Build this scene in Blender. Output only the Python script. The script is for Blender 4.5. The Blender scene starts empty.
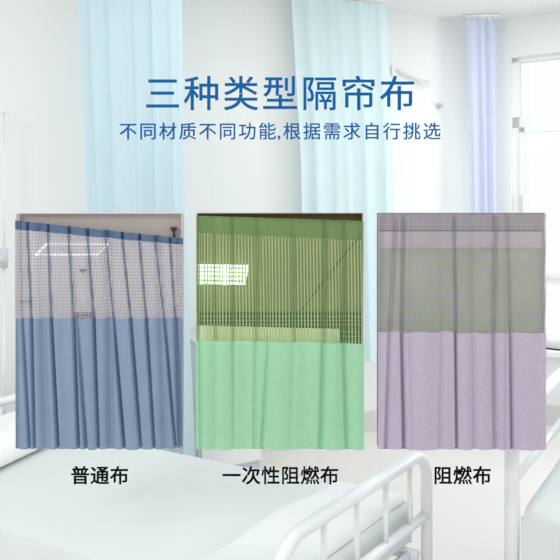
import bpy, bmesh, math, random
from mathutils import Vector
random.seed(4)
S = bpy.context.scene
COL = S.collection
F, CZ, HOR = 620.0, 1.585, 200.0          # focal length in pixels, eye height, horizon row

def P(px, py, Y):                          # point of the place seen at a pixel, at distance Y
    return Vector(((px - 280) / F * Y, Y, CZ - (py - HOR) / F * Y))

def lin(c):
    c /= 255.0
    return c / 12.92 if c <= 0.04045 else ((c + 0.055) / 1.055) ** 2.4

# ------------------------------------------------------------------ materials
def mat(name, rgb, rough=0.6, var=0.03, scale=30, metal=0.0, trans=0.0, bump=0.0, bscale=200, spec=0.3, sheen=0.0):
    m = bpy.data.materials.new(name); m.use_nodes = True
    nt = m.node_tree; n = nt.nodes; l = nt.links
    b = n['Principled BSDF']
    b.inputs['Roughness'].default_value = rough
    b.inputs['Metallic'].default_value = metal
    b.inputs['Specular IOR Level'].default_value = spec
    tc = n.new('ShaderNodeTexCoord'); nz = n.new('ShaderNodeTexNoise')
    nz.inputs['Scale'].default_value = scale; nz.inputs['Detail'].default_value = 3
    l.new(tc.outputs['Object'], nz.inputs['Vector'])
    rp = n.new('ShaderNodeValToRGB')
    base = [lin(c) for c in rgb]
    rp.color_ramp.elements[0].position = 0.3; rp.color_ramp.elements[1].position = 0.7
    rp.color_ramp.elements[0].color = [c * (1 - var) for c in base] + [1]
    rp.color_ramp.elements[1].color = [min(1, c * (1 + var)) for c in base] + [1]
    l.new(nz.outputs['Fac'], rp.inputs['Fac'])
    l.new(rp.outputs['Color'], b.inputs['Base Color'])
    if bump:
        n2 = n.new('ShaderNodeTexNoise'); n2.inputs['Scale'].default_value = bscale
        l.new(tc.outputs['Object'], n2.inputs['Vector'])
        bp = n.new('ShaderNodeBump'); bp.inputs['Strength'].default_value = bump; bp.inputs['Distance'].default_value = 0.002
        l.new(n2.outputs['Fac'], bp.inputs['Height']); l.new(bp.outputs['Normal'], b.inputs['Normal'])
    if trans:
        t = n.new('ShaderNodeBsdfTranslucent'); l.new(rp.outputs['Color'], t.inputs['Color'])
        mx = n.new('ShaderNodeMixShader'); mx.inputs['Fac'].default_value = trans
        l.new(b.outputs[0], mx.inputs[1]); l.new(t.outputs[0], mx.inputs[2])
        l.new(mx.outputs[0], n['Material Output'].inputs['Surface'])
    return m

def net_mat(name, rgb, pu, tu, pv, tv, rgb2=None, trans=0.3, var=0.05):
    """open-weave netting: threads every pu metres across and pv metres down, of share tu and tv"""
    m = mat(name, rgb, 0.8, var, 25, trans=trans)
    nt = m.node_tree; n = nt.nodes; l = nt.links
    uv = n.new('ShaderNodeUVMap'); sp = n.new('ShaderNodeSeparateXYZ'); l.new(uv.outputs[0], sp.inputs[0])
    outs = []
    for ax, p, t in ((0, pu, tu), (1, pv, tv)):
        a = n.new('ShaderNodeMath'); a.operation = 'DIVIDE'; a.inputs[1].default_value = p; l.new(sp.outputs[ax], a.inputs[0])
        f = n.new('ShaderNodeMath'); f.operation = 'FRACT'; l.new(a.outputs[0], f.inputs[0])
        c = n.new('ShaderNodeMath'); c.operation = 'LESS_THAN'; c.inputs[1].default_value = t; l.new(f.outputs[0], c.inputs[0])
        outs.append(c)
    mxm = n.new('ShaderNodeMath'); mxm.operation = 'MAXIMUM'
    l.new(outs[0].outputs[0], mxm.inputs[0]); l.new(outs[1].outputs[0], mxm.inputs[1])
    out = n['Material Output']; src = out.inputs['Surface'].links[0].from_socket
    tr = n.new('ShaderNodeBsdfTransparent'); mx = n.new('ShaderNodeMixShader')
    l.new(mxm.outputs[0], mx.inputs['Fac']); l.new(tr.outputs[0], mx.inputs[1]); l.new(src, mx.inputs[2])
    l.new(mx.outputs[0], out.inputs['Surface'])
    return m

def veil_mat(name, rgb, solid):
    """thin see-through fabric"""
    m = mat(name, rgb, 0.8, 0.04, 25, trans=0.3)
    nt = m.node_tree; n = nt.nodes; l = nt.links
    out = n['Material Output']; src = out.inputs['Surface'].links[0].from_socket
    tr = n.new('ShaderNodeBsdfTransparent'); mx = n.new('ShaderNodeMixShader'); mx.inputs['Fac'].default_value = solid
    l.new(tr.outputs[0], mx.inputs[1]); l.new(src, mx.inputs[2]); l.new(mx.outputs[0], out.inputs['Surface'])
    return m

def glass_mat(name):
    m = bpy.data.materials.new(name); m.use_nodes = True
    nt = m.node_tree; n = nt.nodes; l = nt.links
    n.remove(n['Principled BSDF'])
    tr = n.new('ShaderNodeBsdfTransparent'); tr.inputs[0].default_value = (0.995, 1, 1, 1)
    g = n.new('ShaderNodeBsdfGlossy'); g.inputs['Roughness'].default_value = 0.02
    fr = n.new('ShaderNodeFresnel'); fr.inputs[0].default_value = 1.1
    mx = n.new('ShaderNodeMixShader'); l.new(fr.outputs[0], mx.inputs[0])
    l.new(tr.outputs[0], mx.inputs[1]); l.new(g.outputs[0], mx.inputs[2])
    l.new(mx.outputs[0], n['Material Output'].inputs['Surface'])
    return m

M = {
 'wall': mat('wall_paint', (237, 240, 239), 0.9, 0.006, 2),
 'ceiling': mat('ceiling_paint', (240, 241, 240), 0.9, 0.005, 2),
 'floor': mat('vinyl_floor', (229, 226, 222), 0.45, 0.012, 1.5, spec=0.25),
 'skirting': mat('grey_skirting', (215, 214, 214), 0.6, 0.01),
 'pvc': mat('white_window_frame', (240, 242, 243), 0.4, 0.005),
 'glass': glass_mat('window_glass'),
 'sky_curtain': mat('pale_blue_curtain', (210, 231, 240), 0.85, 0.012, 5, trans=0.25),
 'aqua_curtain': mat('pale_aqua_curtain', (222, 240, 244), 0.85, 0.012, 5, trans=0.25),
 'lilac_curtain': mat('pale_lavender_curtain', (215, 223, 243), 0.85, 0.012, 5, trans=0.2),
 'tube': mat('white_enamel_tube', (240, 242, 245), 0.22, 0.006, 10, spec=0.5),
 'panel': mat('white_bed_panel', (243, 245, 246), 0.5, 0.006, 10),
 'sheet': mat('white_bed_sheet', (222, 228, 228), 0.9, 0.008, 4, bump=0.1, bscale=60),
 'quilt': mat('white_quilt', (236, 239, 240), 0.9, 0.006, 4, bump=0.1, bscale=60),
 'pillow': mat('white_pillowcase', (244, 245, 243), 0.9, 0.006, 4),
 'blueq': mat('pale_blue_quilt', (226, 236, 243), 0.9, 0.01, 4),
 'mattress': mat('mattress_cover', (240, 242, 243), 0.9, 0.01),
 'cabinet': mat('cabinet_laminate', (231, 233, 236), 0.5, 0.006),
 'plinth': mat('lavender_plinth', (214, 216, 228), 0.5, 0.01),
 'steel': mat('white_coated_steel', (236, 238, 238), 0.35, 0.01),
 'greyplastic': mat('grey_plastic', (214, 218, 222), 0.5, 0.02),
 'line': mat('clear_nylon_line', (232, 236, 237), 0.3, 0.0),
 'title': mat('blue_lettering', (18, 95, 158), 0.8, 0.02, spec=0.05),
 'caption': mat('black_lettering', (6, 6, 8), 0.8, 0.05, spec=0.05),
}

# ------------------------------------------------------------------ mesh helpers
def add_box(bm, c, s, rz=0.0, bev=0.0):
    r = bmesh.ops.create_cube(bm, size=1.0); vs = r['verts']
    bmesh.ops.scale(bm, vec=s, verts=vs)
    if bev:
        es = list({e for v in vs for e in v.link_edges})
        q = bmesh.ops.bevel(bm, geom=es, offset=bev, segments=2, affect='EDGES', profile=0.7)
        vs = list({v for f in q['faces'] for v in f.verts} | {v for v in vs if v.is_valid})
    ca, sa = math.cos(rz), math.sin(rz)
    for v in vs:
        x, y, z = v.co
        v.co = Vector((c[0] + ca * x - sa * y, c[1] + sa * x + ca * y, c[2] + z))

def add_tube(bm, pts, r, seg=10, cap=True):
    pts = [Vector(p) for p in pts]; rings = []
    up = None
    for i, p in enumerate(pts):
        t = (pts[min(i + 1, len(pts) - 1)] - pts[max(i - 1, 0)]).normalized()
        if up is None:
            a = Vector((0, 0, 1)) if abs(t.z) < 0.9 else Vector((1, 0, 0))
            up = (a - t * a.dot(t)).normalized()
        else:
            up = (up - t * up.dot(t)).normalized()
        sd = t.cross(up); rr = r[i] if isinstance(r, (list, tuple)) else r
        rings.append([bm.verts.new(p + (up * math.cos(k * 2 * math.pi / seg) + sd * math.sin(k * 2 * math.pi / seg)) * rr) for k in range(seg)])
    for a, b in zip(rings, rings[1:]):
        for k in range(seg):
            bm.faces.new((a[k], a[(k + 1) % seg], b[(k + 1) % seg], b[k]))
    if cap:
        bm.faces.new(rings[0][::-1]); bm.faces.new(rings[-1])

def add_prism(bm, poly, z0, z1):
    lo = [bm.verts.new((x, y, z0)) for x, y in poly]; hi = [bm.verts.new((x, y, z1)) for x, y in poly]
    k = len(poly)
    bm.faces.new(lo[::-1]); bm.faces.new(hi)
    for i in range(k):
        bm.faces.new((lo[i], lo[(i + 1) % k], hi[(i + 1) % k], hi[i]))

def obj(name, bm, m, parent=None, smooth=False, solid=0.0, sub=0):
    me = bpy.data.meshes.new(name)
    bmesh.ops.recalc_face_normals(bm, faces=bm.faces)
    bm.to_mesh(me); bm.free()
    if smooth:
        for f in me.polygons: f.use_smooth = True
    me.materials.append(m)
    o = bpy.data.objects.new(name, me); COL.objects.link(o)
    if parent:
        o.parent = parent
        w = Vector((0, 0, 0)); q = parent
        while q: w += q.location; q = q.parent
        me.transform(__import__('mathutils').Matrix.Translation(-w))
    if solid:
        md = o.modifiers.new('thick', 'SOLIDIFY'); md.thickness = solid; md.offset = 0
    if sub:
        md = o.modifiers.new('sub', 'SUBSURF'); md.levels = md.render_levels = sub
    return o

def thing(name, label, cat, loc, group=None):
    o = bpy.data.objects.new(name, None); COL.objects.link(o); o.location = loc
    o['label'] = label; o['category'] = cat
    if group: o['group'] = group
    return o

def tag(o, label, cat, group=None):
    o['label'] = label; o['category'] = cat
    if group: o['group'] = group
    return o

def struct(name, bm, m):
    o = obj(name, bm, m); o['kind'] = 'structure'; return o

def box(name, c, s, m, parent=None, rz=0.0, bev=0.0):
    bm = bmesh.new(); add_box(bm, c, s, rz, bev); return obj(name, bm, m, parent)

def tube(name, pts, r, m, parent=None, seg=10):
    bm = bmesh.new(); add_tube(bm, pts, r, seg); return obj(name, bm, m, parent, True)

# ------------------------------------------------------------------ camera, world, light
cam = bpy.data.objects.new('camera', bpy.data.cameras.new('camera')); COL.objects.link(cam)
cam.location = (0, 0, CZ); cam.rotation_euler = (math.pi / 2, 0, 0)
cam.data.sensor_width = 36; cam.data.lens = F / 560 * 36; cam.data.shift_y = -(280 - HOR) / 560
cam.data.clip_start = 0.05
S.camera = cam
S.view_settings.view_transform = 'Standard'
w = bpy.data.worlds.new('overcast'); S.world = w; w.use_nodes = True
bg = w.node_tree.nodes['Background']; bg.inputs[0].default_value = (0.985, 0.995, 1.0, 1); bg.inputs[1].default_value = 1.0

def area(name, loc, aim, size, power, col=(1, 1, 1)):
    d = bpy.data.lights.new(name, 'AREA'); d.size = size; d.energy = power; d.color = col
    o = bpy.data.objects.new(name, d); COL.objects.link(o); o.location = loc
    o.rotation_euler = (Vector(aim) - Vector(loc)).to_track_quat('-Z', 'Y').to_euler()
    return o
area('window_daylight', (2.75, 3.55, 1.7), (-0.6, 1.6, 0.6), 1.3, 21, (0.96, 0.98, 1))
area('added_key_light', (-1.9, 0.1, 2.6), (0.1, 1.9, 1.1), 0.6, 20, (1, 0.99, 0.97))  # added key light to bring out the curtain folds; no fixture stands here
area('added_ward_fill', (0.2, 2.3, 2.87), (0.2, 2.3, 0), 1.3, 10, (1, 1, 0.99))  # added overhead fill to brighten the back of the ward, no fixture
area('added_ward_fill', (1.6, 3.2, 2.87), (1.6, 3.2, 0), 1.0, 10, (1, 1, 0.99))  # second added fill, above the window end of the ward

# ------------------------------------------------------------------ room shell
CX, CY, CH = 1.458, 4.635, 2.9
LS, RS = 0.45, -0.6
la = math.atan(LS); ra = math.atan(RS)
def lw(X): return CY + LS * (X - CX)
def rw(X): return CY + RS * (X - CX)
XL, XR = -4.0, 4.4
poly = [(XL, -2.6), (XR, -2.6), (XR, rw(XR)), (CX, CY), (XL, lw(XL))]
bm = bmesh.new(); add_prism(bm, poly, -0.1, 0.0); struct('floor', bm, M['floor'])
cpoly = [(XL, 1.5), (XR, 1.5), (XR, rw(XR)), (CX, CY), (XL, lw(XL))]
bm = bmesh.new(); add_prism(bm, cpoly, CH, CH + 0.1); struct('ceiling', bm, M['ceiling'])
nl = Vector((-math.sin(la), math.cos(la)))       # outward normals
nr = Vector((-math.sin(ra), math.cos(ra)))
bm = bmesh.new(); t_ = 0.12
add_prism(bm, [(XL, lw(XL)), (CX, CY), (CX + nl.x * t_ + 0.05, CY + nl.y * t_ + 0.05), (XL + nl.x * t_, lw(XL) + nl.y * t_)], 0, CH)
struct('wall_left', bm, M['wall'])
dr = Vector((math.cos(ra), math.sin(ra)))
def RWp(s, z, d=0.0):                              # point on the window wall: s along, z up, d outward
    return Vector((CX + dr.x * s + nr.x * d, CY + dr.y * s + nr.y * d, z))
def rbox(bm, s0, s1, z0, z1, d0, d1):
    vs = [bm.verts.new(RWp(s, z, d)) for z in (z0, z1) for (s, d) in ((s0, d0), (s1, d0), (s1, d1), (s0, d1))]
    for f in ((3, 2, 1, 0), (4, 5, 6, 7), (0, 1, 5, 4), (1, 2, 6, 5), (2, 3, 7, 6), (3, 0, 4, 7)):
        bm.faces.new([vs[i] for i in f])
WS0, WS1, WZ0, WZ1 = 0.257, 1.76, 0.53, 2.62
LEN = (XR - CX) / dr.x
bm = bmesh.new()
rbox(bm, 0, WS0, 0, CH, 0, 0.2); rbox(bm, WS1, LEN, 0, CH, 0, 0.2)
rbox(bm, WS0, WS1, 0, WZ0, 0, 0.2); rbox(bm, WS0, WS1, WZ1, CH, 0, 0.2)
bmesh.ops.remove_doubles(bm, verts=bm.verts, dist=1e-5)
struct('wall_right', bm, M['wall'])
# skirting boards
bm = bmesh.new()
o0 = nl * -0.012
add_prism(bm, [(XL + o0.x, lw(XL) + o0.y), (CX + o0.x, CY + o0.y), (CX, CY), (XL, lw(XL))], 0, 0.14)
struct('baseboard_left', bm, M['skirting'])
bm = bmesh.new(); rbox(bm, 0.02, LEN, 0, 0.14, -0.012, 0); struct('baseboard_right', bm, M['skirting'])
# window: frame, two transoms, mullion, panes, sill, handle
wn = bpy.data.objects.new('window_1', None); COL.objects.link(wn); wn['kind'] = 'structure'
bm = bmesh.new(); fw = 0.05
for a in ((WS0, WS0 + fw, WZ0, WZ1), (WS1 - fw, WS1, WZ0, WZ1), (WS0, WS1, WZ1 - 0.03, WZ1), (WS0, WS1, WZ0, WZ0 + fw),
          (WS0, WS1, 2.11, 2.19), (WS0, WS1, 0.985, 1.03), (1.0, 1.06, WZ0, WZ1)):
    rbox(bm, *a, 0.05, 0.11)
obj('window_frame', bm, M['pvc'], wn)
bm = bmesh.new()
for a in ((WS0 + fw, WS0 + fw + 0.035, 1.03, 2.11), (1.0 - 0.035, 1.0, 1.03, 2.11), (WS0 + fw, 1.0, 2.075, 2.11), (WS0 + fw, 1.0, 1.03, 1.065)):
    rbox(bm, *a, 0.04, 0.09)
obj('sash', bm, M['pvc'], wn)
bm = bmesh.new(); rbox(bm, WS0 + fw + 0.008, WS0 + fw + 0.026, 1.5, 1.62, 0.02, 0.04); obj('window_handle', bm, M['greyplastic'], wn)
for s0, s1 in ((WS0 + fw, 1.0), (1.06, WS1 - fw)):
    for z0, z1 in ((WZ0 + fw, 0.985), (1.03, 2.11), (2.19, WZ1 - 0.03)):
        bm = bmesh.new(); rbox(bm, s0, s1, z0, z1, 0.075, 0.079); obj('pane', bm, M['glass'], wn)
bm = bmesh.new(); rbox(bm, WS0 - 0.03, WS1 + 0.03, WZ0 - 0.035, WZ0, -0.07, 0.06); obj('window_sill', bm, M['pvc'], wn)

# ------------------------------------------------------------------ cloth
def cloth(name, x_of, z_of, fold, nx, ny, v0, v1, m, parent, base, smooth=True, thick=0.0):
    """x_of(u, v), z_of(u, v), fold(u, v) -> depth; UV follow the cloth's own length in metres"""
    bm = bmesh.new(); uvl = bm.loops.layers.uv.new('UVMap'); rows = []; uvs = {}
    for j in range(ny + 1):
        v = v0 + (v1 - v0) * j / ny; row = []; acc = 0.0; prev = None
        for i in range(nx + 1):
            u = i / nx
            p = base(x_of(u, v), fold(u, v), z_of(u, v))
            if prev is not None: acc += math.hypot((p - prev).x, (p - prev).y)
            prev = p
            vt = bm.verts.new(p); uvs[vt] = (acc, p.z); row.append(vt)
        rows.append(row)
    for a, b in zip(rows, rows[1:]):
        for i in range(nx):
            f = bm.faces.new((b[i], b[i + 1], a[i + 1], a[i]))
            for lp in f.loops: lp[uvl].uv = uvs[lp.vert]
    return obj(name, bm, m, parent, smooth, thick)

def lerp(a, b, t): return a + (b - a) * t
def pl(pts, v):                                   # piecewise-linear value along v in 0..1
    for (a, x), (b, y) in zip(pts, pts[1:]):
        if v <= b: return lerp(x, y, (v - a) / (b - a))
    return pts[-1][1]

def ward_curtain(label, edges, Y, z_top, z_bot, m, tilt, waves, amp, seed):
    """gathered bed curtain hung from the ceiling; edges: left and right px at the top, middle and hem"""
    rnd = random.Random(seed); ph = [rnd.uniform(0, 6.28) for _ in range(4)]
    mid = (edges[1][0] + edges[1][1]) / 2
    t = thing('ward_curtain', label, 'curtain', ((mid - 280) / F * Y, Y, z_bot), None)
    def x_of(u, v):
        L = pl([(0, edges[0][0]), (0.45, edges[1][0]), (1, edges[2][0])], v); R = pl([(0, edges[0][1]), (0.45, edges[1][1]), (1, edges[2][1])], v)
        uu = u + 0.006 * math.sin(u * 31 + ph[0]) + 0.008 * v * math.sin(u * 17 + ph[1])
        return (lerp(L, R, uu) - 280) / F * Y
    def fold(u, v):
        a = amp * (0.55 + 0.45 * v)
        return a * (math.sin(u * waves * 6.283 + ph[0] + 0.5 * math.sin(v * 3 + ph[2])) + 0.5 * math.sin(u * waves * 2.7 * 3.14 + ph[1]) + 0.25 * math.sin(u * waves * 4.7 * 3.14 + ph[3] + v))
    def base(x, d, z): return Vector((x, Y + d + tilt * (x - (mid - 280) / F * Y), z))
    z_of = lambda u, v: lerp(z_top, z_bot, v)
    cloth('fabric', x_of, z_of, fold, 160, 30, 0, 1, m, t, base)
    bm = bmesh.new(); xa, xb = x_of(0, 0), x_of(1, 0)
    add_tube(bm, [base(xa - 0.02, 0, z_top + 0.024), base(xb + 0.02, 0, z_top + 0.024)], 0.012, 8)
    obj('curtain_rail', bm, M['pvc'], t, True)
    for k in range(9):
        q = base(lerp(xa, xb, (k + 0.5) / 9), 0, 0); tube('hook', [(q.x, q.y, z_top + 0.02), (q.x, q.y, z_top - 0.02)], 0.004, M['steel'], t, 6)
    return t
ward_curtain('pale blue gathered ward curtain hanging at the left behind the blue sample', [(77, 180), (88, 183), (96, 195)], 3.12, 2.865, 0.14, M['sky_curtain'], 0.12, 5, 0.013, 1)
ward_curtain('pale aqua gathered ward curtain hanging behind the green sample, ending above the floor', [(291, 389), (301, 396), (305, 400)], 3.98, 2.865, CZ - 163 * 3.98 / F, M['aqua_curtain'], 0.3, 4, 0.013, 2)
ward_curtain('narrow pale lavender curtain gathered in the corner beside the window', [(467, 496), (471, 497), (472, 497)], 4.38, 2.865, 0.16, M['lilac_curtain'], -0.1, 3, 0.014, 3)

# ------------------------------------------------------------------ bedside cabinet at the back wall
a_ = la
bc = P(222, 400, 3.62); bc.z = 0
def wl(s, d, z): return Vector((bc.x + math.cos(a_) * s + math.sin(a_) * d, bc.y + math.sin(a_) * s - math.cos(a_) * d, z))   # d towards the room
t = thing('bedside_cabinet', 'pale grey bedside cabinet with lavender base against the back wall', 'cabinet', (bc.x, bc.y, 0))
def cb(name, s, d, z, sz, m, par): return box(name, wl(s, d, z), sz, m, par, a_, 0.004)
cb('plinth', 0, 0.0, 0.045, (0.36, 0.3, 0.09), M['plinth'], t)
cb('body', 0, 0.0, 0.43, (0.38, 0.32, 0.68), M['cabinet'], t)
cb('cabinet_top', 0, 0.0, 0.785, (0.40, 0.34, 0.03), M['plinth'], t)
d_ = cb('drawer', 0, 0.168, 0.67, (0.35, 0.016, 0.16), M['panel'], t); cb('handle', 0, 0.182, 0.67, (0.1, 0.014, 0.016), M['steel'], d_)
d_ = cb('cabinet_door', 0, 0.168, 0.335, (0.35, 0.016, 0.46), M['panel'], t); cb('handle', 0.13, 0.182, 0.4, (0.016, 0.014, 0.1), M['steel'], d_)

# ------------------------------------------------------------------ wall fittings
def on_left_wall(px, py, off=0.0):
    k = (px - 280) / F; Y = (CY - LS * CX) / (1 - LS * k); p = P(px, py, Y)
    return p - Vector((nl.x, nl.y, 0)) * off
p0 = on_left_wall(394, 71); p1 = on_left_wall(396, 71.5, 0.03); p2 = on_left_wall(424, 83, 0.05)
t = thing('wall_bracket', 'thin grey bracket arm fixed on the white wall beside the aqua curtain', 'bracket', p0)
bm = bmesh.new(); add_box(bm, p0 - Vector((nl.x, nl.y, 0)) * 0.008, (0.05, 0.016, 0.07), la, 0.003); obj('wall_plate', bm, M['steel'], t)
bm = bmesh.new(); add_tube(bm, [p0, p1, lerp(p1, p2, 0.5), p2], 0.011, 8); obj('arm', bm, M['steel'], t, True)
bm = bmesh.new(); q = lerp(p1, p2, 0.62); add_tube(bm, [q, q + Vector((0.03, 0, -0.035)), q + Vector((0.09, 0.03, -0.045))], 0.006, 8); obj('hook', bm, M['steel'], t, True)
p0 = on_left_wall(438, 106)
t = thing('wall_hook', 'small round grey hook on the white wall below the bracket arm', 'hook', p0)
bm = bmesh.new(); nn = Vector((nl.x, nl.y, 0)); add_tube(bm, [p0, p0 - nn * 0.012], 0.022, 14); obj('base_disc', bm, M['greyplastic'], t, True)
bm = bmesh.new(); add_tube(bm, [p0 - nn * 0.01, p0 - nn * 0.05 + Vector((0, 0, -0.01)), p0 - nn * 0.06 + Vector((0, 0, 0.02))], 0.008, 8); obj('prong', bm, M['greyplastic'], t, True)

# ------------------------------------------------------------------ drip stand
q = P(4, 112, 3.17); sx, sy, sz = q
t = thing('drip_stand', 'slim white drip stand with a top hook at the far left behind the bed', 'drip stand', (sx, sy, 0))
bm = bmesh.new()
add_tube(bm, [(sx, sy, 0.08), (sx, sy, 1.25)], 0.009, 10); add_tube(bm, [(sx, sy, 1.2), (sx, sy, sz)], 0.0055, 10)
obj('pole', bm, M['steel'], t, True)
for s in (1, -1):
    tube('hook', [(sx, sy, sz), (sx + s * 0.018, sy, sz + 0.002), (sx + s * 0.034, sy, sz - 0.02), (sx + s * 0.05, sy, sz - 0.024), (sx + s * 0.058, sy, sz + 0.004)], 0.0045, M['steel'], t, 8)
k = P(5, 258, 3.17)
bm = bmesh.new(); add_tube(bm, [(sx, sy, k.z - 0.05), (sx, sy, k.z + 0.05)], 0.02, 12); obj('collar', bm, M['greyplastic'], t, True)
tube('knob', [(sx, sy - 0.015, k.z), (sx + 0.004, sy - 0.055, k.z)], 0.024, M['greyplastic'], t, 12)
for i in range(5):
    an = i * 2 * math.pi / 5 + 0.3
    lg = tube('leg', [(sx, sy, 0.09), (sx + 0.13 * math.cos(an), sy + 0.09 * math.sin(an), 0.05)], 0.011, M['steel'], t, 8)
    tube('caster', [(sx + 0.13 * math.cos(an) - 0.01, sy + 0.09 * math.sin(an), 0.025), (sx + 0.13 * math.cos(an) + 0.01, sy + 0.09 * math.sin(an), 0.025)], 0.025, M['greyplastic'], lg, 12)

# ------------------------------------------------------------------ near bed
A = Vector((0.0, 1.64)); B = Vector((0.53, 2.25)); bd = (B - A).normalized(); W = (B - A).length
dv = Vector((-0.903, 0.43)).normalized(); BL = 1.95
def bp(s, l, z):                                   # s across the bed from the near post, l along from the foot
    q = A + bd * s + dv * l; return Vector((q.x, q.y, z))
bed = thing('hospital_bed', 'white hospital bed in the foreground with a barred tubular end rail', 'bed', (A.x + bd.x * W / 2 + dv.x * BL / 2, A.y + bd.y * W / 2 + dv.y * BL / 2, 0))
def arch(s0, s1, l, zt, z0, r, rad):
    pts = [bp(s0, l, z0)]
    for k in range(9):
        an = math.pi - k / 8 * math.pi / 2
        pts.append(bp(s0 + rad + rad * math.cos(an), l, zt - rad + rad * math.sin(an)))
    for k in range(9):
        an = math.pi / 2 - k / 8 * math.pi / 2
        pts.append(bp(s1 - rad + rad * math.cos(an), l, zt - rad + rad * math.sin(an)))
    pts.append(bp(s1, l, z0)); return pts
er = tube('end_rail', arch(-0.01, W + 0.005, 0, 0.675, 0.05, 0.021, 0.10), 0.021, M['tube'], bed, 16)
tube('lower_rail', [bp(0, 0, 0.445), bp(W, 0, 0.445)], 0.017, M['tube'], er, 12)
for tt in (0.03, 0.239, 0.4485, 0.6587, 0.855):
    if tt > 0.05: tube('bar', [bp(W * tt, 0, 0.43), bp(W * tt, 0, 0.668)], 0.0095, M['tube'], er, 12)
hr = tube('head_rail', arch(-0.01, W + 0.005, BL, 0.62, 0.05, 0.021, 0.10), 0.021, M['tube'], bed, 16)
for tt in (0.2, 0.4, 0.6, 0.8): tube('bar', [bp(W * tt, BL, 0.33), bp(W * tt, BL, 0.62)], 0.0095, M['tube'], hr, 10)
bm = bmesh.new()
for s in (0.03, W - 0.06): add_tube(bm, [bp(s, 0, 0.32), bp(s, BL, 0.32)], 0.02, 8)
for l in (0.03, 0.7, 1.3, BL - 0.03): add_tube(bm, [bp(0.03, l, 0.32), bp(W - 0.05, l, 0.32)], 0.016, 8)
obj('bed_frame', bm, M['tube'], bed, True)
for s in (-0.01, W + 0.005):
    for l in (0, BL): tube('foot_cap', [bp(s, l, 0.0), bp(s, l, 0.06)], 0.026, M['greyplastic'], bed, 12)
bm = bmesh.new()
c4 = [bp(0.03, 0.06, 0), bp(W - 0.03, 0.06, 0), bp(W - 0.03, BL - 0.04, 0), bp(0.03, BL - 0.04, 0)]
add_prism(bm, [(c.x, c.y) for c in c4], 0.34, 0.475); obj('mattress', bm, M['mattress'], bed)

def draped(name, s0, s1, l0, l1, zt, drop_near, drop_far, m, ns, nlg, wr, seed, droplen=(0, 0)):
    """sheet lying over the bed and falling over its long sides"""
    rnd = random.Random(seed); f = [(rnd.uniform(4, 14), rnd.uniform(4, 14), rnd.uniform(0, 6.28)) for _ in range(6)]
    bm = bmesh.new(); tot = drop_near + (s1 - s0) + drop_far; rows = []; R = 0.03
    for i in range(ns + 1):
        q = -drop_near + tot * i / ns; row = []
        for j in range(nlg + 1):
            l = lerp(l0, l1, j / nlg); wz = sum(math.sin(a * q + b * l + c) for a, b, c in f) * wr
            if q < 0: s, z, o = s0, zt + q, -1
            elif q > s1 - s0: s, z, o = s1, zt - (q - (s1 - s0)), 1
            else: s, z, o = s0 + q, zt + wz, 0
            if o:
                d = min(1, (zt - z) / 0.15); s += o * (0.012 * d * (1 + math.sin(l * 23 + seed)) + 0.004)
            else:
                e = min(s - s0, s1 - s)
                if e < R: z -= (R - math.sqrt(max(0, R * R - (R - e) ** 2))) * 0.8
            if j == 0:                                # turned down over the foot
                for k in (4, 3, 2, 1): row.append(bm.verts.new(bp(s, l - 0.006 + 0.002 * math.sin(q * 30), z if o else z - 0.036 * k)))
            row.append(bm.verts.new(bp(s, l, z)))
        rows.append(row)
    for a, b in zip(rows, rows[1:]):
        for j in range(nlg + 4): bm.faces.new((a[j], a[j + 1], b[j + 1], b[j]))
    return obj(name, bm, m, None, True)
o = draped('bed_sheet', 0.0, W - 0.015, 0.05, BL - 0.03, 0.492, 0.36, 0.12, M['sheet'], 70, 60, 0.0008, 5)
tag(o, 'greyish white sheet spread over the foreground bed, hanging down its side', 'sheet')
# folded quilt across the foot
def quilt(name, s0, s1, l0, l1, z0, h, m, seed):
    rnd = random.Random(seed); f = [(rnd.uniform(5, 16), rnd.uniform(5, 20), rnd.uniform(0, 6.28)) for _ in range(6)]
    bm = bmesh.new(); ns, n2 = 40, 24; top = []; bot = []
    for i in range(ns + 1):
        ra_, rb_ = [], []
        for j in range(n2 + 1):
            u, v = i / ns, j / n2; e = min(u, 1 - u) * (s1 - s0); g = min(v, 1 - v) * (l1 - l0)
            ed = min(1, min(e, g) / 0.06); hh = h * math.sqrt(1 - (1 - ed) ** 2)
            s = lerp(s0, s1, u); l = lerp(l0, l1, v) + 0.012 * math.sin(u * 9 + seed) * v
            wz = sum(math.sin(a * s + b * l + c) for a, b, c in f) * 0.0022 * ed
            ra_.append(bm.verts.new(bp(s, l, z0 + 0.004 + hh + wz))); rb_.append(bm.verts.new(bp(s, l, z0)))
        top.append(ra_); bot.append(rb_)
    for g in (top, bot):
        for a, b in zip(g, g[1:]):
            for j in range(n2): bm.faces.new((a[j], a[j + 1], b[j + 1], b[j]))
    for i in range(ns):
        for j in (0, n2): bm.faces.new((top[i][j], top[i + 1][j], bot[i + 1][j], bot[i][j]))
    for j in range(n2):
        for i in (0, ns): bm.faces.new((top[i][j], top[i][j + 1], bot[i][j + 1], bot[i][j]))
    return obj(name, bm, m, None, True)
o = quilt('folded_quilt', 0.02, W - 0.04, 0.055, 0.34, 0.497, 0.035, M['quilt'], 3)
tag(o, 'bright white folded quilt across the foot of the foreground bed behind the bars', 'quilt')

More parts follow.
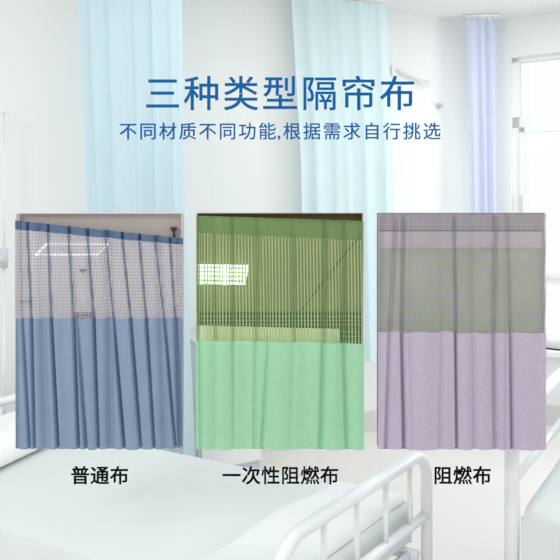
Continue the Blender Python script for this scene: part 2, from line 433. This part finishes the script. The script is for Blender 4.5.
def pillow(name, c, sx_, sy_, h, rz, m, label):
    bm = bmesh.new(); n = 24; top = {}; bot = {}
    for i in range(n + 1):
        for j in range(n + 1):
            u, v = i / n * 2 - 1, j / n * 2 - 1
            k = (max(0, 1 - u ** 4) * max(0, 1 - v ** 4)) ** 0.5
            pin = 1 - 0.08 * (1 - abs(v)) * abs(u) ** 3
            x = u * sx_ / 2 * (1 - 0.07 * (1 - v * v) * u * u); y = v * sy_ / 2 * (1 - 0.07 * (1 - u * u) * v * v)
            X = c[0] + x * math.cos(rz) - y * math.sin(rz); Y = c[1] + x * math.sin(rz) + y * math.cos(rz)
            top[i, j] = bm.verts.new((X, Y, c[2] + h * 0.25 + h * 0.75 * k + 0.003 * math.sin(9 * u + 5 * v)))
            bot[i, j] = top[i, j] if k == 0 else bm.verts.new((X, Y, c[2] + h * 0.25 - h * 0.25 * k))
    for i in range(n):
        for j in range(n):
            bm.faces.new((top[i, j], top[i + 1, j], top[i + 1, j + 1], top[i, j + 1]))
            q4 = (bot[i, j], bot[i, j + 1], bot[i + 1, j + 1], bot[i + 1, j])
            if len({v_.index if v_.index >= 0 else id(v_) for v_ in q4}) == 4 and set(q4) != {top[i, j], top[i + 1, j], top[i + 1, j + 1], top[i, j + 1]}:
                try: bm.faces.new(q4)
                except ValueError: pass
    return tag(obj(name, bm, m, None, True), label, 'pillow')
pc = bp(W * 0.6, 1.66, 0.496)
pillow('pillow', pc, 0.34, 0.56, 0.12, math.atan2(dv.y, dv.x) + math.pi, M['pillow'], 'white pillow at the head of the foreground bed, left edge')

# ------------------------------------------------------------------ right-hand bed
A2 = Vector((0.757, 2.024)); d2 = Vector((0.59, 0.8)).normalized(); W2 = 0.86; l2 = Vector((0.8, -0.59)).normalized()
def b2(s, l, z): q = A2 + d2 * s + l2 * l; return Vector((q.x, q.y, z))
bed2 = thing('hospital_bed', 'white hospital bed at the right with a thick straight tubular end post', 'bed', (b2(W2 / 2, 0.9, 0).x, b2(W2 / 2, 0.9, 0).y, 0))
def arch2(l, zt, z0, rad):
    pts = [b2(0, l, z0)]
    for k in range(9):
        an = math.pi - k / 8 * math.pi / 2; pts.append(b2(rad + rad * math.cos(an), l, zt - rad + rad * math.sin(an)))
    for k in range(9):
        an = math.pi / 2 - k / 8 * math.pi / 2; pts.append(b2(W2 - rad + rad * math.cos(an), l, zt - rad + rad * math.sin(an)))
    pts.append(b2(W2, l, z0)); return pts
for l in (0, 1.9):
    fr = tube('end_frame', arch2(l, 0.86, 0.05, 0.07), 0.023, M['tube'], bed2, 16)
    for z in (0.3, 0.66): tube('cross_bar', [b2(0, l, z), b2(W2, l, z)], 0.014, M['tube'], fr, 10)
    for s in (0, W2): tube('foot_cap', [b2(s, l, 0), b2(s, l, 0.06)], 0.027, M['greyplastic'], bed2, 12)
bm = bmesh.new()
for s in (0.07, W2 - 0.07): add_tube(bm, [b2(s, 0, 0.33), b2(s, 1.9, 0.33)], 0.02, 8)
obj('bed_frame', bm, M['tube'], bed2, True)
bm = bmesh.new(); c4 = [b2(0.03, 0.05, 0), b2(W2 - 0.03, 0.05, 0), b2(W2 - 0.03, 1.85, 0), b2(0.03, 1.85, 0)]
add_prism(bm, [(c.x, c.y) for c in c4], 0.36, 0.565); obj('mattress', bm, M['mattress'], bed2)
_bp = bp; bp = b2
o = draped('bed_sheet', 0.015, W2 - 0.015, 0.035, 1.86, 0.578, 0.40, 0.3, M['sheet'], 60, 60, 0.0008, 8)
tag(o, 'white sheet hanging over the side of the right-hand bed beside its post', 'sheet'); bp = _bp
pc = b2(W2 * 0.66, 0.32, 0.582)
o = pillow('rolled_quilt', pc, 0.36, 0.5, 0.22, math.atan2(l2.y, l2.x), M['blueq'], 'pale blue white quilt heaped on the right bed by its tubular end'); o['category'] = 'quilt'

# ------------------------------------------------------------------ hanging curtain samples
YP = 1.9                                            # the row of samples hangs here
U = YP / F                                          # metres per pixel in that plane
def C(px, py, d=0.0):                               # point of the sample row, d metres behind its front
    return Vector(((px - 280) * U, YP + d, CZ - (py - HOR) * U))
DOFF = 0.028                                        # the cases start this far behind the curtains
CASE = [0, 0, 0, 0]                                 # inner bounds of the case being filled: x0, x1, z0, z1
def K(px, py, d=0.0):                               # point inside the current case, d behind its front, kept within its walls
    Y = YP + DOFF + d; p = P(px, py, Y)
    return Vector((min(max(p.x, CASE[0]), CASE[1]), Y, min(max(p.z, CASE[2]), CASE[3])))
def pbox(bm, x0, x1, y0, y1, d0, d1):
    a, b = K(x0, y1, d0), K(x1, y0, d0); b.y = YP + DOFF + d1; add_box(bm, (a + b) / 2, (b.x - a.x, b.y - a.y, b.z - a.z))
def quadbar(bm, p, q, wpx, d0, d1):                 # flat bar between two points in the case
    a, b = K(p[0], p[1], d0), K(q[0], q[1], d0); t_ = (b - a).normalized(); n_ = Vector((-t_.z, 0, t_.x)) * (wpx * U / 2)
    vs = [bm.verts.new(Vector((v.x, YP + DOFF + d, v.z))) for d in (d0, d1) for v in (a - n_, b - n_, b + n_, a + n_)]
    for f in ((0, 1, 2, 3), (7, 6, 5, 4), (0, 4, 5, 1), (1, 5, 6, 2), (2, 6, 7, 3), (3, 7, 4, 0)): bm.faces.new([vs[i] for i in f])

DEP = 0.034
def case(x0, x1, y0, y1, label, inner, back):
    Yf = YP + DOFF; a = P(x0 + 0.7, y1 - 1.2, Yf); b = P(x1 - 1.0, y0, Yf); tk = 0.002
    t = thing('hanging_sample_case', label, 'display case', Vector(((a.x + b.x) / 2, Yf + DEP / 2, a.z)), 'curtain sample cases hung in a row')
    def bx(nm, xa, xb, za, zb, da, db, m):
        box(nm, ((xa + xb) / 2, Yf + (da + db) / 2, (za + zb) / 2), (xb - xa, db - da, zb - za), m, t)
    bx('side_panel', a.x, a.x + tk, a.z, b.z, 0, DEP, inner); bx('side_panel', b.x - tk, b.x, a.z, b.z, 0, DEP, inner)
    bx('top_panel', a.x + tk, b.x - tk, b.z - tk, b.z, 0, DEP, inner); bx('bottom_panel', a.x + tk, b.x - tk, a.z, a.z + tk, 0, DEP, inner)
    bx('back_panel', a.x, b.x, a.z, b.z, DEP, DEP + 0.003, back)
    CASE[:] = [a.x + tk + 5e-4, b.x - tk - 5e-4, a.z + tk + 5e-4, b.z - tk - 5e-4]
    for x in (a.x + 0.045, b.x - 0.045): tube('hanging_line', [(x, Yf + DEP / 2, b.z), (x, Yf + DEP / 2, CH)], 0.0003, M['line'], t, 5)
    return t

def folds_fn(folds, broad, amp=1.0, net_w=1.0):
    """folds: (px at header, at join, at hem, depth m, half width px, strength top, strength bottom); ridged cloth"""
    def fn(px, v, vj):
        d = 0.0
        for xa, xb, xc, dp, wd, k0, k1 in folds:
            x = pl([(0, xa), (vj, xb), (1, xc)], v); k = lerp(k0, k1, v)
            q = (px - x) / (wd * (net_w if v < vj - 0.004 else 1))
            if abs(q) < 5: d += dp * k * math.exp(-q * q)
        for xa, xc, dp, wd in broad:
            x = lerp(xa, xc, v); q = (px - x) / wd
            if abs(q) < 4: d += dp * math.exp(-q * q)
        return min(d * amp, 0.0235)
    return fn

def sample(label, x0, x1, yt, yj, yb, yh, fn, mats, nx, seams):
    """curtain with heading band, netted top and solid lower cloth. yt, yh, yj: functions of px; yb: hem"""
    t = thing('curtain_sample', label, 'curtain', C((x0 + x1) / 2, yb, 0.012), 'privacy curtain samples in the hanging cases')
    xm = (x0 + x1) / 2; vj = (yj(xm) - yt(xm)) / (yb - yt(xm))
    px_of = lambda u: lerp(x0, x1, u)
    x_of = lambda u, v: (px_of(u) - 280) * U
    def fold(u, v): return fn(px_of(u), v, vj)
    base = lambda x, d, z: Vector((x, YP + d, z))
    def seg(name, ya, yb_, va, vb, m, ny):
        z_of = lambda u, v: CZ - (lerp(ya(px_of(u)), yb_(px_of(u)), (v - va) / (vb - va)) - HOR) * U
        return cloth(name, x_of, z_of, fold, nx, ny, va, vb, m, t, base)
    vh = vj * (yh(xm) - yt(xm)) / (yj(xm) - yt(xm))
    seg('heading_band', yt, yh, 0.0, vh, mats[0], 4)
    seg('netting', yh, yj, vh, vj, mats[1], 24)
    seg('lower_cloth', yj, lambda p: yb, vj, 1.0, mats[2], 30)
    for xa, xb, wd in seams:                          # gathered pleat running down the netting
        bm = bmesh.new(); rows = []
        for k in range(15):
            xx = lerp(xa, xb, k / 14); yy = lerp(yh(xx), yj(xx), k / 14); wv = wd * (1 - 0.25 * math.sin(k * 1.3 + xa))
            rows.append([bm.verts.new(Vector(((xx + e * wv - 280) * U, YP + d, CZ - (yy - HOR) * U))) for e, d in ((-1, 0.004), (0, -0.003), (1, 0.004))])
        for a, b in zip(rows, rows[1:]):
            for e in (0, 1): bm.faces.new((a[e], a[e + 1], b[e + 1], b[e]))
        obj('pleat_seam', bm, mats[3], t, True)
    return t

# ---- blue sample
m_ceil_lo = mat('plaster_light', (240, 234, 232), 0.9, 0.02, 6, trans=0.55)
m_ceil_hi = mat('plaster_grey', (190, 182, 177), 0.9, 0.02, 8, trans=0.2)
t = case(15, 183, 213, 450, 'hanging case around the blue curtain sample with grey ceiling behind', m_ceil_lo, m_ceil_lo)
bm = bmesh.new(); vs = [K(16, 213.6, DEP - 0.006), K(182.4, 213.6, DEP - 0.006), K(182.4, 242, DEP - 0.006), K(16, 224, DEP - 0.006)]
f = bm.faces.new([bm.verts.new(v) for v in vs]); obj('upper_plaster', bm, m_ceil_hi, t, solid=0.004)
blue_folds = [(20, 22, 29, .010, 1.3, .5, 1), (27, 31, 34, .012, 1.3, .9, .7), (47.5, 50.7, 57.5, .014, 1.4, 1, 1), (68, 73.3, 78, .012, 1.4, .9, 1),
 (69.5, 76.7, 86, .010, 1.6, .3, 1), (87, 93.5, 98, .013, 1.4, 1, .8), (105.5, 113, 124, .014, 1.4, 1, 1), (122, 130.5, 140.5, .013, 1.4, 1, .9),
 (139, 146, 154, .013, 1.4, 1, .8), (155, 164, 175, .013, 1.4, 1, .9), (170, 175, 180, .012, 1.6, .8, 1), (18, 17, 17, .006, 2, .6, 1)]
blue_broad = [(40, 45, .008, 4), (108, 110, .010, 4), (158, 165, .008, 4), (179, 179, .008, 3), (60, 66, .003, 4), (84, 91, -.003, 4), (127, 132, -.003, 5)]
m1 = (mat('blue_heading', (90, 112, 143), 0.8, 0.05, 60, trans=0.15), net_mat('blue_white_net', (186, 188, 200), 3.0 * U, 0.28, 3.2 * U, 0.25),
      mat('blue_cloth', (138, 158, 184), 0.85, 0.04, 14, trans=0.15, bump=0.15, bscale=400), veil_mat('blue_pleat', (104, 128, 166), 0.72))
sample('blue curtain sample with pale open netting along its top', 15, 183, lambda p: lerp(220.5, 238.5, (p - 15) / 168), lambda p: 318.5 - 0.5 * math.sin(p * .3), 449.5,
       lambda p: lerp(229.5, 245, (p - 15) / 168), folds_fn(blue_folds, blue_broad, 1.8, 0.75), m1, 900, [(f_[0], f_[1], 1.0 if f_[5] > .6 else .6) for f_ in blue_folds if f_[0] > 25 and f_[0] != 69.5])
m_dark = mat('dark_metal', (62, 60, 58), 0.5, 0.05); m_lightfr = mat('white_light_trim', (252, 252, 252), 0.5, 0.0); m_lightfr.node_tree.nodes['Principled BSDF'].inputs['Emission Color'].default_value = (1, 1, 1, 1); m_lightfr.node_tree.nodes['Principled BSDF'].inputs['Emission Strength'].default_value = 0.55; m_diff = mat('light_diffuser', (228, 222, 220), 0.6, 0.01)
# track with a ceiling hanger
t = thing('curtain_track', 'dark ceiling hanger and rail holding up the blue sample', 'curtain track', K(99, 232, 0.03))
bm = bmesh.new(); add_tube(bm, [K(20, 223.4, .020), K(178, 240.6, .020)], 0.0035, 8); obj('rail', bm, m_dark, t, True)
bm = bmesh.new(); add_tube(bm, [K(173.5, 229, .0145), K(174.2, 238, .0145)], 0.0042, 8); obj('hanger_rod', bm, m_dark, t, True)
bm = bmesh.new(); add_tube(bm, [K(173.5, 227, .0145), K(173.5, 229, .0145), K(173.5, 231, .0145)], [.0095, .0105, .005], 16); obj('ceiling_flange', bm, m_dark, t, True)
# ceiling light behind the net
t = thing('ceiling_light', 'thin white rectangular ceiling light outline behind the pale netting', 'light', K(72, 249, DEP))
q = [(35, 255.5), (47, 243.5), (108, 244), (98, 254.5)]
bm = bmesh.new(); f = bm.faces.new([bm.verts.new(K(*k, DEP - 0.003)) for k in q]); obj('diffuser', bm, m_diff, t, solid=0.002)
bm = bmesh.new()
for a, b, wd in ((q[0], q[1], 2.2), (q[1], q[2], 1.5), (q[2], q[3], 1.2), (q[3], q[0], 1.2)): quadbar(bm, a, b, wd, DEP - 0.008, DEP - 0.004)
obj('light_frame', bm, m_lightfr, t)
t = thing('smoke_detector', 'small grey round smoke detector behind the pale netting', 'smoke detector', K(83, 270, DEP))
bm = bmesh.new(); add_tube(bm, [K(83, 268.6, DEP - .012), K(83, 269.3, DEP - .012), K(83, 271.8, DEP - .012)], [.011, .012, .008], 16); obj('detector_body', bm, mat('detector_grey', (128, 128, 130), 0.5), t, True)
bm = bmesh.new(); add_tube(bm, [K(83, 271.8, DEP - .012), K(83, 273, DEP - .012)], [.005, .004], 12); obj('sensor_cap', bm, m_dark, t, True)
t = thing('slatted_vent', 'small brown slatted vent just above the solid blue cloth', 'vent', K(85, 317, DEP))
bm = bmesh.new(); pbox(bm, 75, 94, 312.5, 320, DEP - .008, DEP - .001); obj('vent_box', bm, mat('vent_brown', (170, 138, 120), 0.6), t)
for k in range(6):
    bm = bmesh.new(); pbox(bm, 76 + 3 * k, 77.6 + 3 * k, 313, 320, DEP - .012, DEP - .008); obj('vent_slat', bm, mat('slat_cream', (208, 186, 168), 0.6) if k == 0 else bpy.data.materials['slat_cream'], t)
bm = bmesh.new(); quadbar(bm, (16, 301.5), (31, 301.5), 1.6, DEP - .01, DEP - .001); tag(obj('wall_strip', bm, mat('strip_grey', (160, 150, 150), 0.6)), 'short grey strip behind the netting at the blue sample left edge', 'strip')

# ---- green sample
m_olive = mat('olive_plaster', (178, 170, 120), 0.9, 0.04, 9, trans=0.35)
t = case(196, 364, 213, 450, 'hanging case around the green curtain sample in the middle', m_olive, m_olive)
green_folds = [(214, 216, 216, .006, 3, .6, .5), (232.5, 233, 234, .009, 1.8, 1, .4), (258, 256, 255, .008, 2.4, .8, .7), (294, 294, 291, .006, 2.6, .9, .3), (326, 324, 321, .010, 2.6, 1, .9),
 (345, 344, 347, .010, 2.2, .7, .9), (199, 200, 201, .006, 2, .8, 1), (268, 269, 262, .007, 2.0, .2, 1)]
green_broad = [(205, 206, -.003, 5), (222, 224, -.004, 6), (245, 246, .004, 8), (275, 282, -.004, 9), (308, 306, .004, 8), (334, 334, -.005, 6), (357, 358, -.004, 5),]
m2 = (veil_mat('green_heading', (122, 168, 110), 0.62), net_mat('green_net', (168, 200, 148), 3.3 * U, 0.40, 1.6 * U, 0.14, trans=0.25),
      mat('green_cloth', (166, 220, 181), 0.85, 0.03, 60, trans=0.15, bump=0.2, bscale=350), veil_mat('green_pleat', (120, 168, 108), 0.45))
sample('bright green curtain sample with dark green netting, in the middle', 196, 364, lambda p: lerp(215.5, 221, (p - 196) / 168), lambda p: lerp(340.5, 343.5, (p - 196) / 168), 449.5,
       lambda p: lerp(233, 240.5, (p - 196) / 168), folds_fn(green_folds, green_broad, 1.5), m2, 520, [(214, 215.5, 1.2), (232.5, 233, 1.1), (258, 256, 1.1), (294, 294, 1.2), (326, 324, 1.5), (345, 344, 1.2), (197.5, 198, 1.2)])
t = thing('louvre_light', 'bright white louvred ceiling light behind the green netting', 'light', K(222, 275, DEP))
m_glow = mat('louvre_white', (255, 255, 255), 0.4, 0.0); m_glow.node_tree.nodes['Principled BSDF'].inputs['Emission Color'].default_value = (1, 1, 0.97, 1); m_glow.node_tree.nodes['Principled BSDF'].inputs['Emission Strength'].default_value = 1.1
bm = bmesh.new(); q = [(197, 264.5), (249, 266), (245.5, 285.5), (197, 284.5)]
f = bm.faces.new([bm.verts.new(K(*k, DEP - 0.004)) for k in q]); obj('tray', bm, mat('louvre_tray', (140, 172, 122), 0.6), t, solid=0.003)
for y in (266, 270.2, 274.4, 278.6, 283.3):
    bm = bmesh.new(); quadbar(bm, (197, y - .6), (248.6 - (y - 266) * .17, y + .5), 2.5, DEP - .014, DEP - .006); obj('louvre_blade', bm, m_glow, t)
for x, wd in ((200, 1.6), (224.5, 3.2), (247, 2)):
    bm = bmesh.new(); quadbar(bm, (x, 265), (x - .1 if x < 240 else x - 2.3, 285), wd, DEP - .016, DEP - .012); obj('cross_rib', bm, m_glow, t)
bm = bmesh.new(); vs = [K(196.6, 325.5, .006), K(340, 329, .006), K(340, 349, .006), K(196.6, 349, .006)]
f = bm.faces.new([bm.verts.new(v) for v in vs]); tag(obj('pale_beam', bm, mat('cream_beam', (255, 250, 214), 0.8, 0.01), solid=0.006), 'cream beam behind the foot of the green netting', 'beam')
t = thing('vent_grille', 'dark green horizontal grille behind the green netting above the cream beam', 'grille', K(280, 330, DEP))
bm = bmesh.new(); pbox(bm, 196.8, 363.2, 312, 349, DEP - .006, DEP - .001); obj('grille_back', bm, mat('grille_dark', (62, 84, 52), 0.7), t)
for y in (316, 320, 324, 331, 336, 341):
    bm = bmesh.new(); pbox(bm, 197 if y < 326 else 341, 363, y, y + 1.2, DEP - .01, DEP - .006); obj('grille_slat', bm, bpy.data.materials['olive_plaster'], t)
bm = bmesh.new(); quadbar(bm, (360.5, 235), (331, 272), 1.1, DEP - .004, DEP - .0005); quadbar(bm, (331, 272), (300, 312), .8, DEP - .004, DEP - .0005)
tag(obj('diagonal_joint', bm, mat('joint_dark', (70, 66, 46), 0.7)), 'thin dark diagonal cable behind the green netting', 'joint')  # dark bar standing for the diagonal ceiling joint line
bm = bmesh.new(); vs = [K(197, 213.8, DEP - .008), K(363.3, 213.8, DEP - .008), K(363.3, 223.5, DEP - .008), K(197, 216, DEP - .008)]
f = bm.faces.new([bm.verts.new(v) for v in vs]); tag(obj('dark_pelmet', bm, mat('pelmet_brown', (92, 72, 48), 0.8), solid=0.004), 'dark brown strip along the top behind the green heading', 'pelmet')

# ---- lavender sample
m_lav = mat('grey_lilac_wall', (172, 166, 172), 0.9, 0.03, 8, trans=0.4)
t = case(378, 546, 213, 450, 'hanging case around the lavender curtain sample beside the window', m_lav, m_lav)
lav_folds = [(396, 390, 386.5, .010, 2.0, .5, 1), (404, 402, 404.5, .013, 1.6, .7, 1), (409, 407, 410, -.005, 2.2, .6, .6), (454.5, 456, 457.3, .013, 1.3, 1, .9), (440, 443, 441, .006, 2.5, .3, .8),
 (473, 474, 475, .006, 2.5, .3, .8), (496, 494, 495.5, .010, 2.2, 1, .8), (503, 503, 502, -.005, 2.4, .8, .8), (508, 511, 512.5, .012, 1.5, .5, 1)]
lav_broad = [(385, 380, .005, 4), (425, 424, -.005, 10), (465, 466, -.004, 6), (485, 484, -.003, 6), (530, 530, -.005, 12)]
m3 = (net_mat('lilac_heading_net', (188, 181, 190), 2.1 * U, 0.42, 2.3 * U, 0.40), net_mat('grey_lilac_net', (194, 191, 196), 2.2 * U, 0.34, 2.4 * U, 0.34),
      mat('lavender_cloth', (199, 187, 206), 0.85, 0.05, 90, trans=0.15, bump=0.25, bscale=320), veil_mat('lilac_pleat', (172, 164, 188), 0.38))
sample('lavender curtain sample with fine grey netting, rightmost of the row', 378, 546, lambda p: 213.7, lambda p: 332 + (0.9 if p > 457 else 0) + 0.6 * math.sin(p * .25), 449.5,
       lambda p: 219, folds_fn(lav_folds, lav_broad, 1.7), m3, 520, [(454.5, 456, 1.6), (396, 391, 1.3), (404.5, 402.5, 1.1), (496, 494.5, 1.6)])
t = thing('curtain_box', 'pale pinkish horizontal curtain rail box behind the lavender netting', 'rail box', K(462, 240, DEP))
bm = bmesh.new(); pbox(bm, 378.8, 545.2, 231.5, 247, DEP - .02, DEP - .001); obj('box_front', bm, mat('rail_box', (216, 203, 212), 0.7, 0.02), t)
bm = bmesh.new(); pbox(bm, 378.8, 545.2, 229.8, 231.5, DEP - .012, DEP - .001); obj('dark_strip', bm, mat('gap_dark', (92, 86, 92), 0.8), t)  # solid dark bar along the top edge of the rail box
bm = bmesh.new(); pbox(bm, 378.8, 545.2, 246.2, 247.6, DEP - .024, DEP - .02); obj('lower_lip', bm, mat('lip_light', (236, 220, 226), 0.6), t)
mg = mat('green_blind', (174, 190, 150), 0.8, 0.16, 9)
bm = bmesh.new(); pbox(bm, 379, 545, 248, 345, DEP - .008, DEP - .001); tag(obj('green_window_blind', bm, mg), 'grey green blind seen through the lavender sample netting', 'blind')

# ------------------------------------------------------------------ hanging lettering
def lettering(chars, em, m, name_cat, label, bold=0.0, lines=True):
    """chars: list of (character, px centre, py centre) cut as thin solid letters hung on clear lines"""
    bm = bmesh.new(); zt = None
    xs = sum(c[1] for c in chars) / len(chars)
    root = thing('hanging_sign', label, 'sign', C(xs, chars[0][2], 0))
    for ch, px, py in chars:
        cu = bpy.data.curves.new('glyph', 'FONT'); cu.body = ch; cu.size = em * U; cu.extrude = 0.0012; cu.resolution_u = 6
        to = bpy.data.objects.new('glyph', cu); COL.objects.link(to)
        dg = bpy.context.evaluated_depsgraph_get(); me = bpy.data.meshes.new_from_object(to.evaluated_get(dg))
        adv = em * U                               # every character sits in a square of one em
        org = [v.co.copy() for v in me.vertices]
        for ox, oz, od in ((-1, -.6, 0), (1, .6, 4e-4), (-1, .6, 8e-4), (1, -.6, 12e-4)):   # stroke weight
            for v, (x, y, z) in zip(me.vertices, org):
                o_ = C(px + ox * bold, py + oz * bold); v.co = Vector((o_.x + x - adv / 2, YP + 0.001 - z + od, o_.z + y - 0.38 * em * U * 1.0))
            bm.from_mesh(me)
        bpy.data.objects.remove(to); bpy.data.meshes.remove(me); bpy.data.curves.remove(cu)
    obj('lettering', bm, m, root)
    return root
LOW = {}
t = lettering([(c, 162.5 + 39.2 * i, 93) for i, c in enumerate('三种类型隔帘布')], 37, M['title'], 'sign', 'large blue lettering hung high: 三种类型隔帘布', 0.25)
for i in range(7): a = C(162.5 + 39.2 * i, 108, .0035); tube('hanging_line', [a, (a.x, a.y, CH)], 0.0002, M['line'], t, 5)
cs = [(c, 128 + 19.9 * i, 131) for i, c in enumerate('不同材质不同功能')] + [(',', 286, 131)] + [(c, 292 + 20.0 * i, 131) for i, c in enumerate('根据需求自行挑选')]
t = lettering(cs, 18.2, M['title'], 'sign', 'small blue line of lettering below the large blue lettering', 0.16)
for c, x, y in cs:
    if c != ',': a = C(x, 139, .0045); tube('hanging_line', [a, (a.x, a.y, CH)], 0.0002, M['line'], t, 5)
for txt, x, lab in (('普通布', 80, 'black lettering 普通布 hung under the blue sample'), ('一次性阻燃布', 231.5, 'black lettering 一次性阻燃布 hung under the green sample'), ('阻燃布', 443, 'black lettering 阻燃布 hung under the lavender sample')):
    cs = [(c, x + 19.6 * i, 475.5) for i, c in enumerate(txt)]
    t = lettering(cs, 19.2, M['caption'], 'sign', lab, 0.3); t['group'] = 'captions hung under the samples'
    for c, x_, y in cs: a, b = C(x_, 484, .003), C(x_, 450, .003); tube('hanging_line', [a, b], 0.0002, M['line'], t, 5)
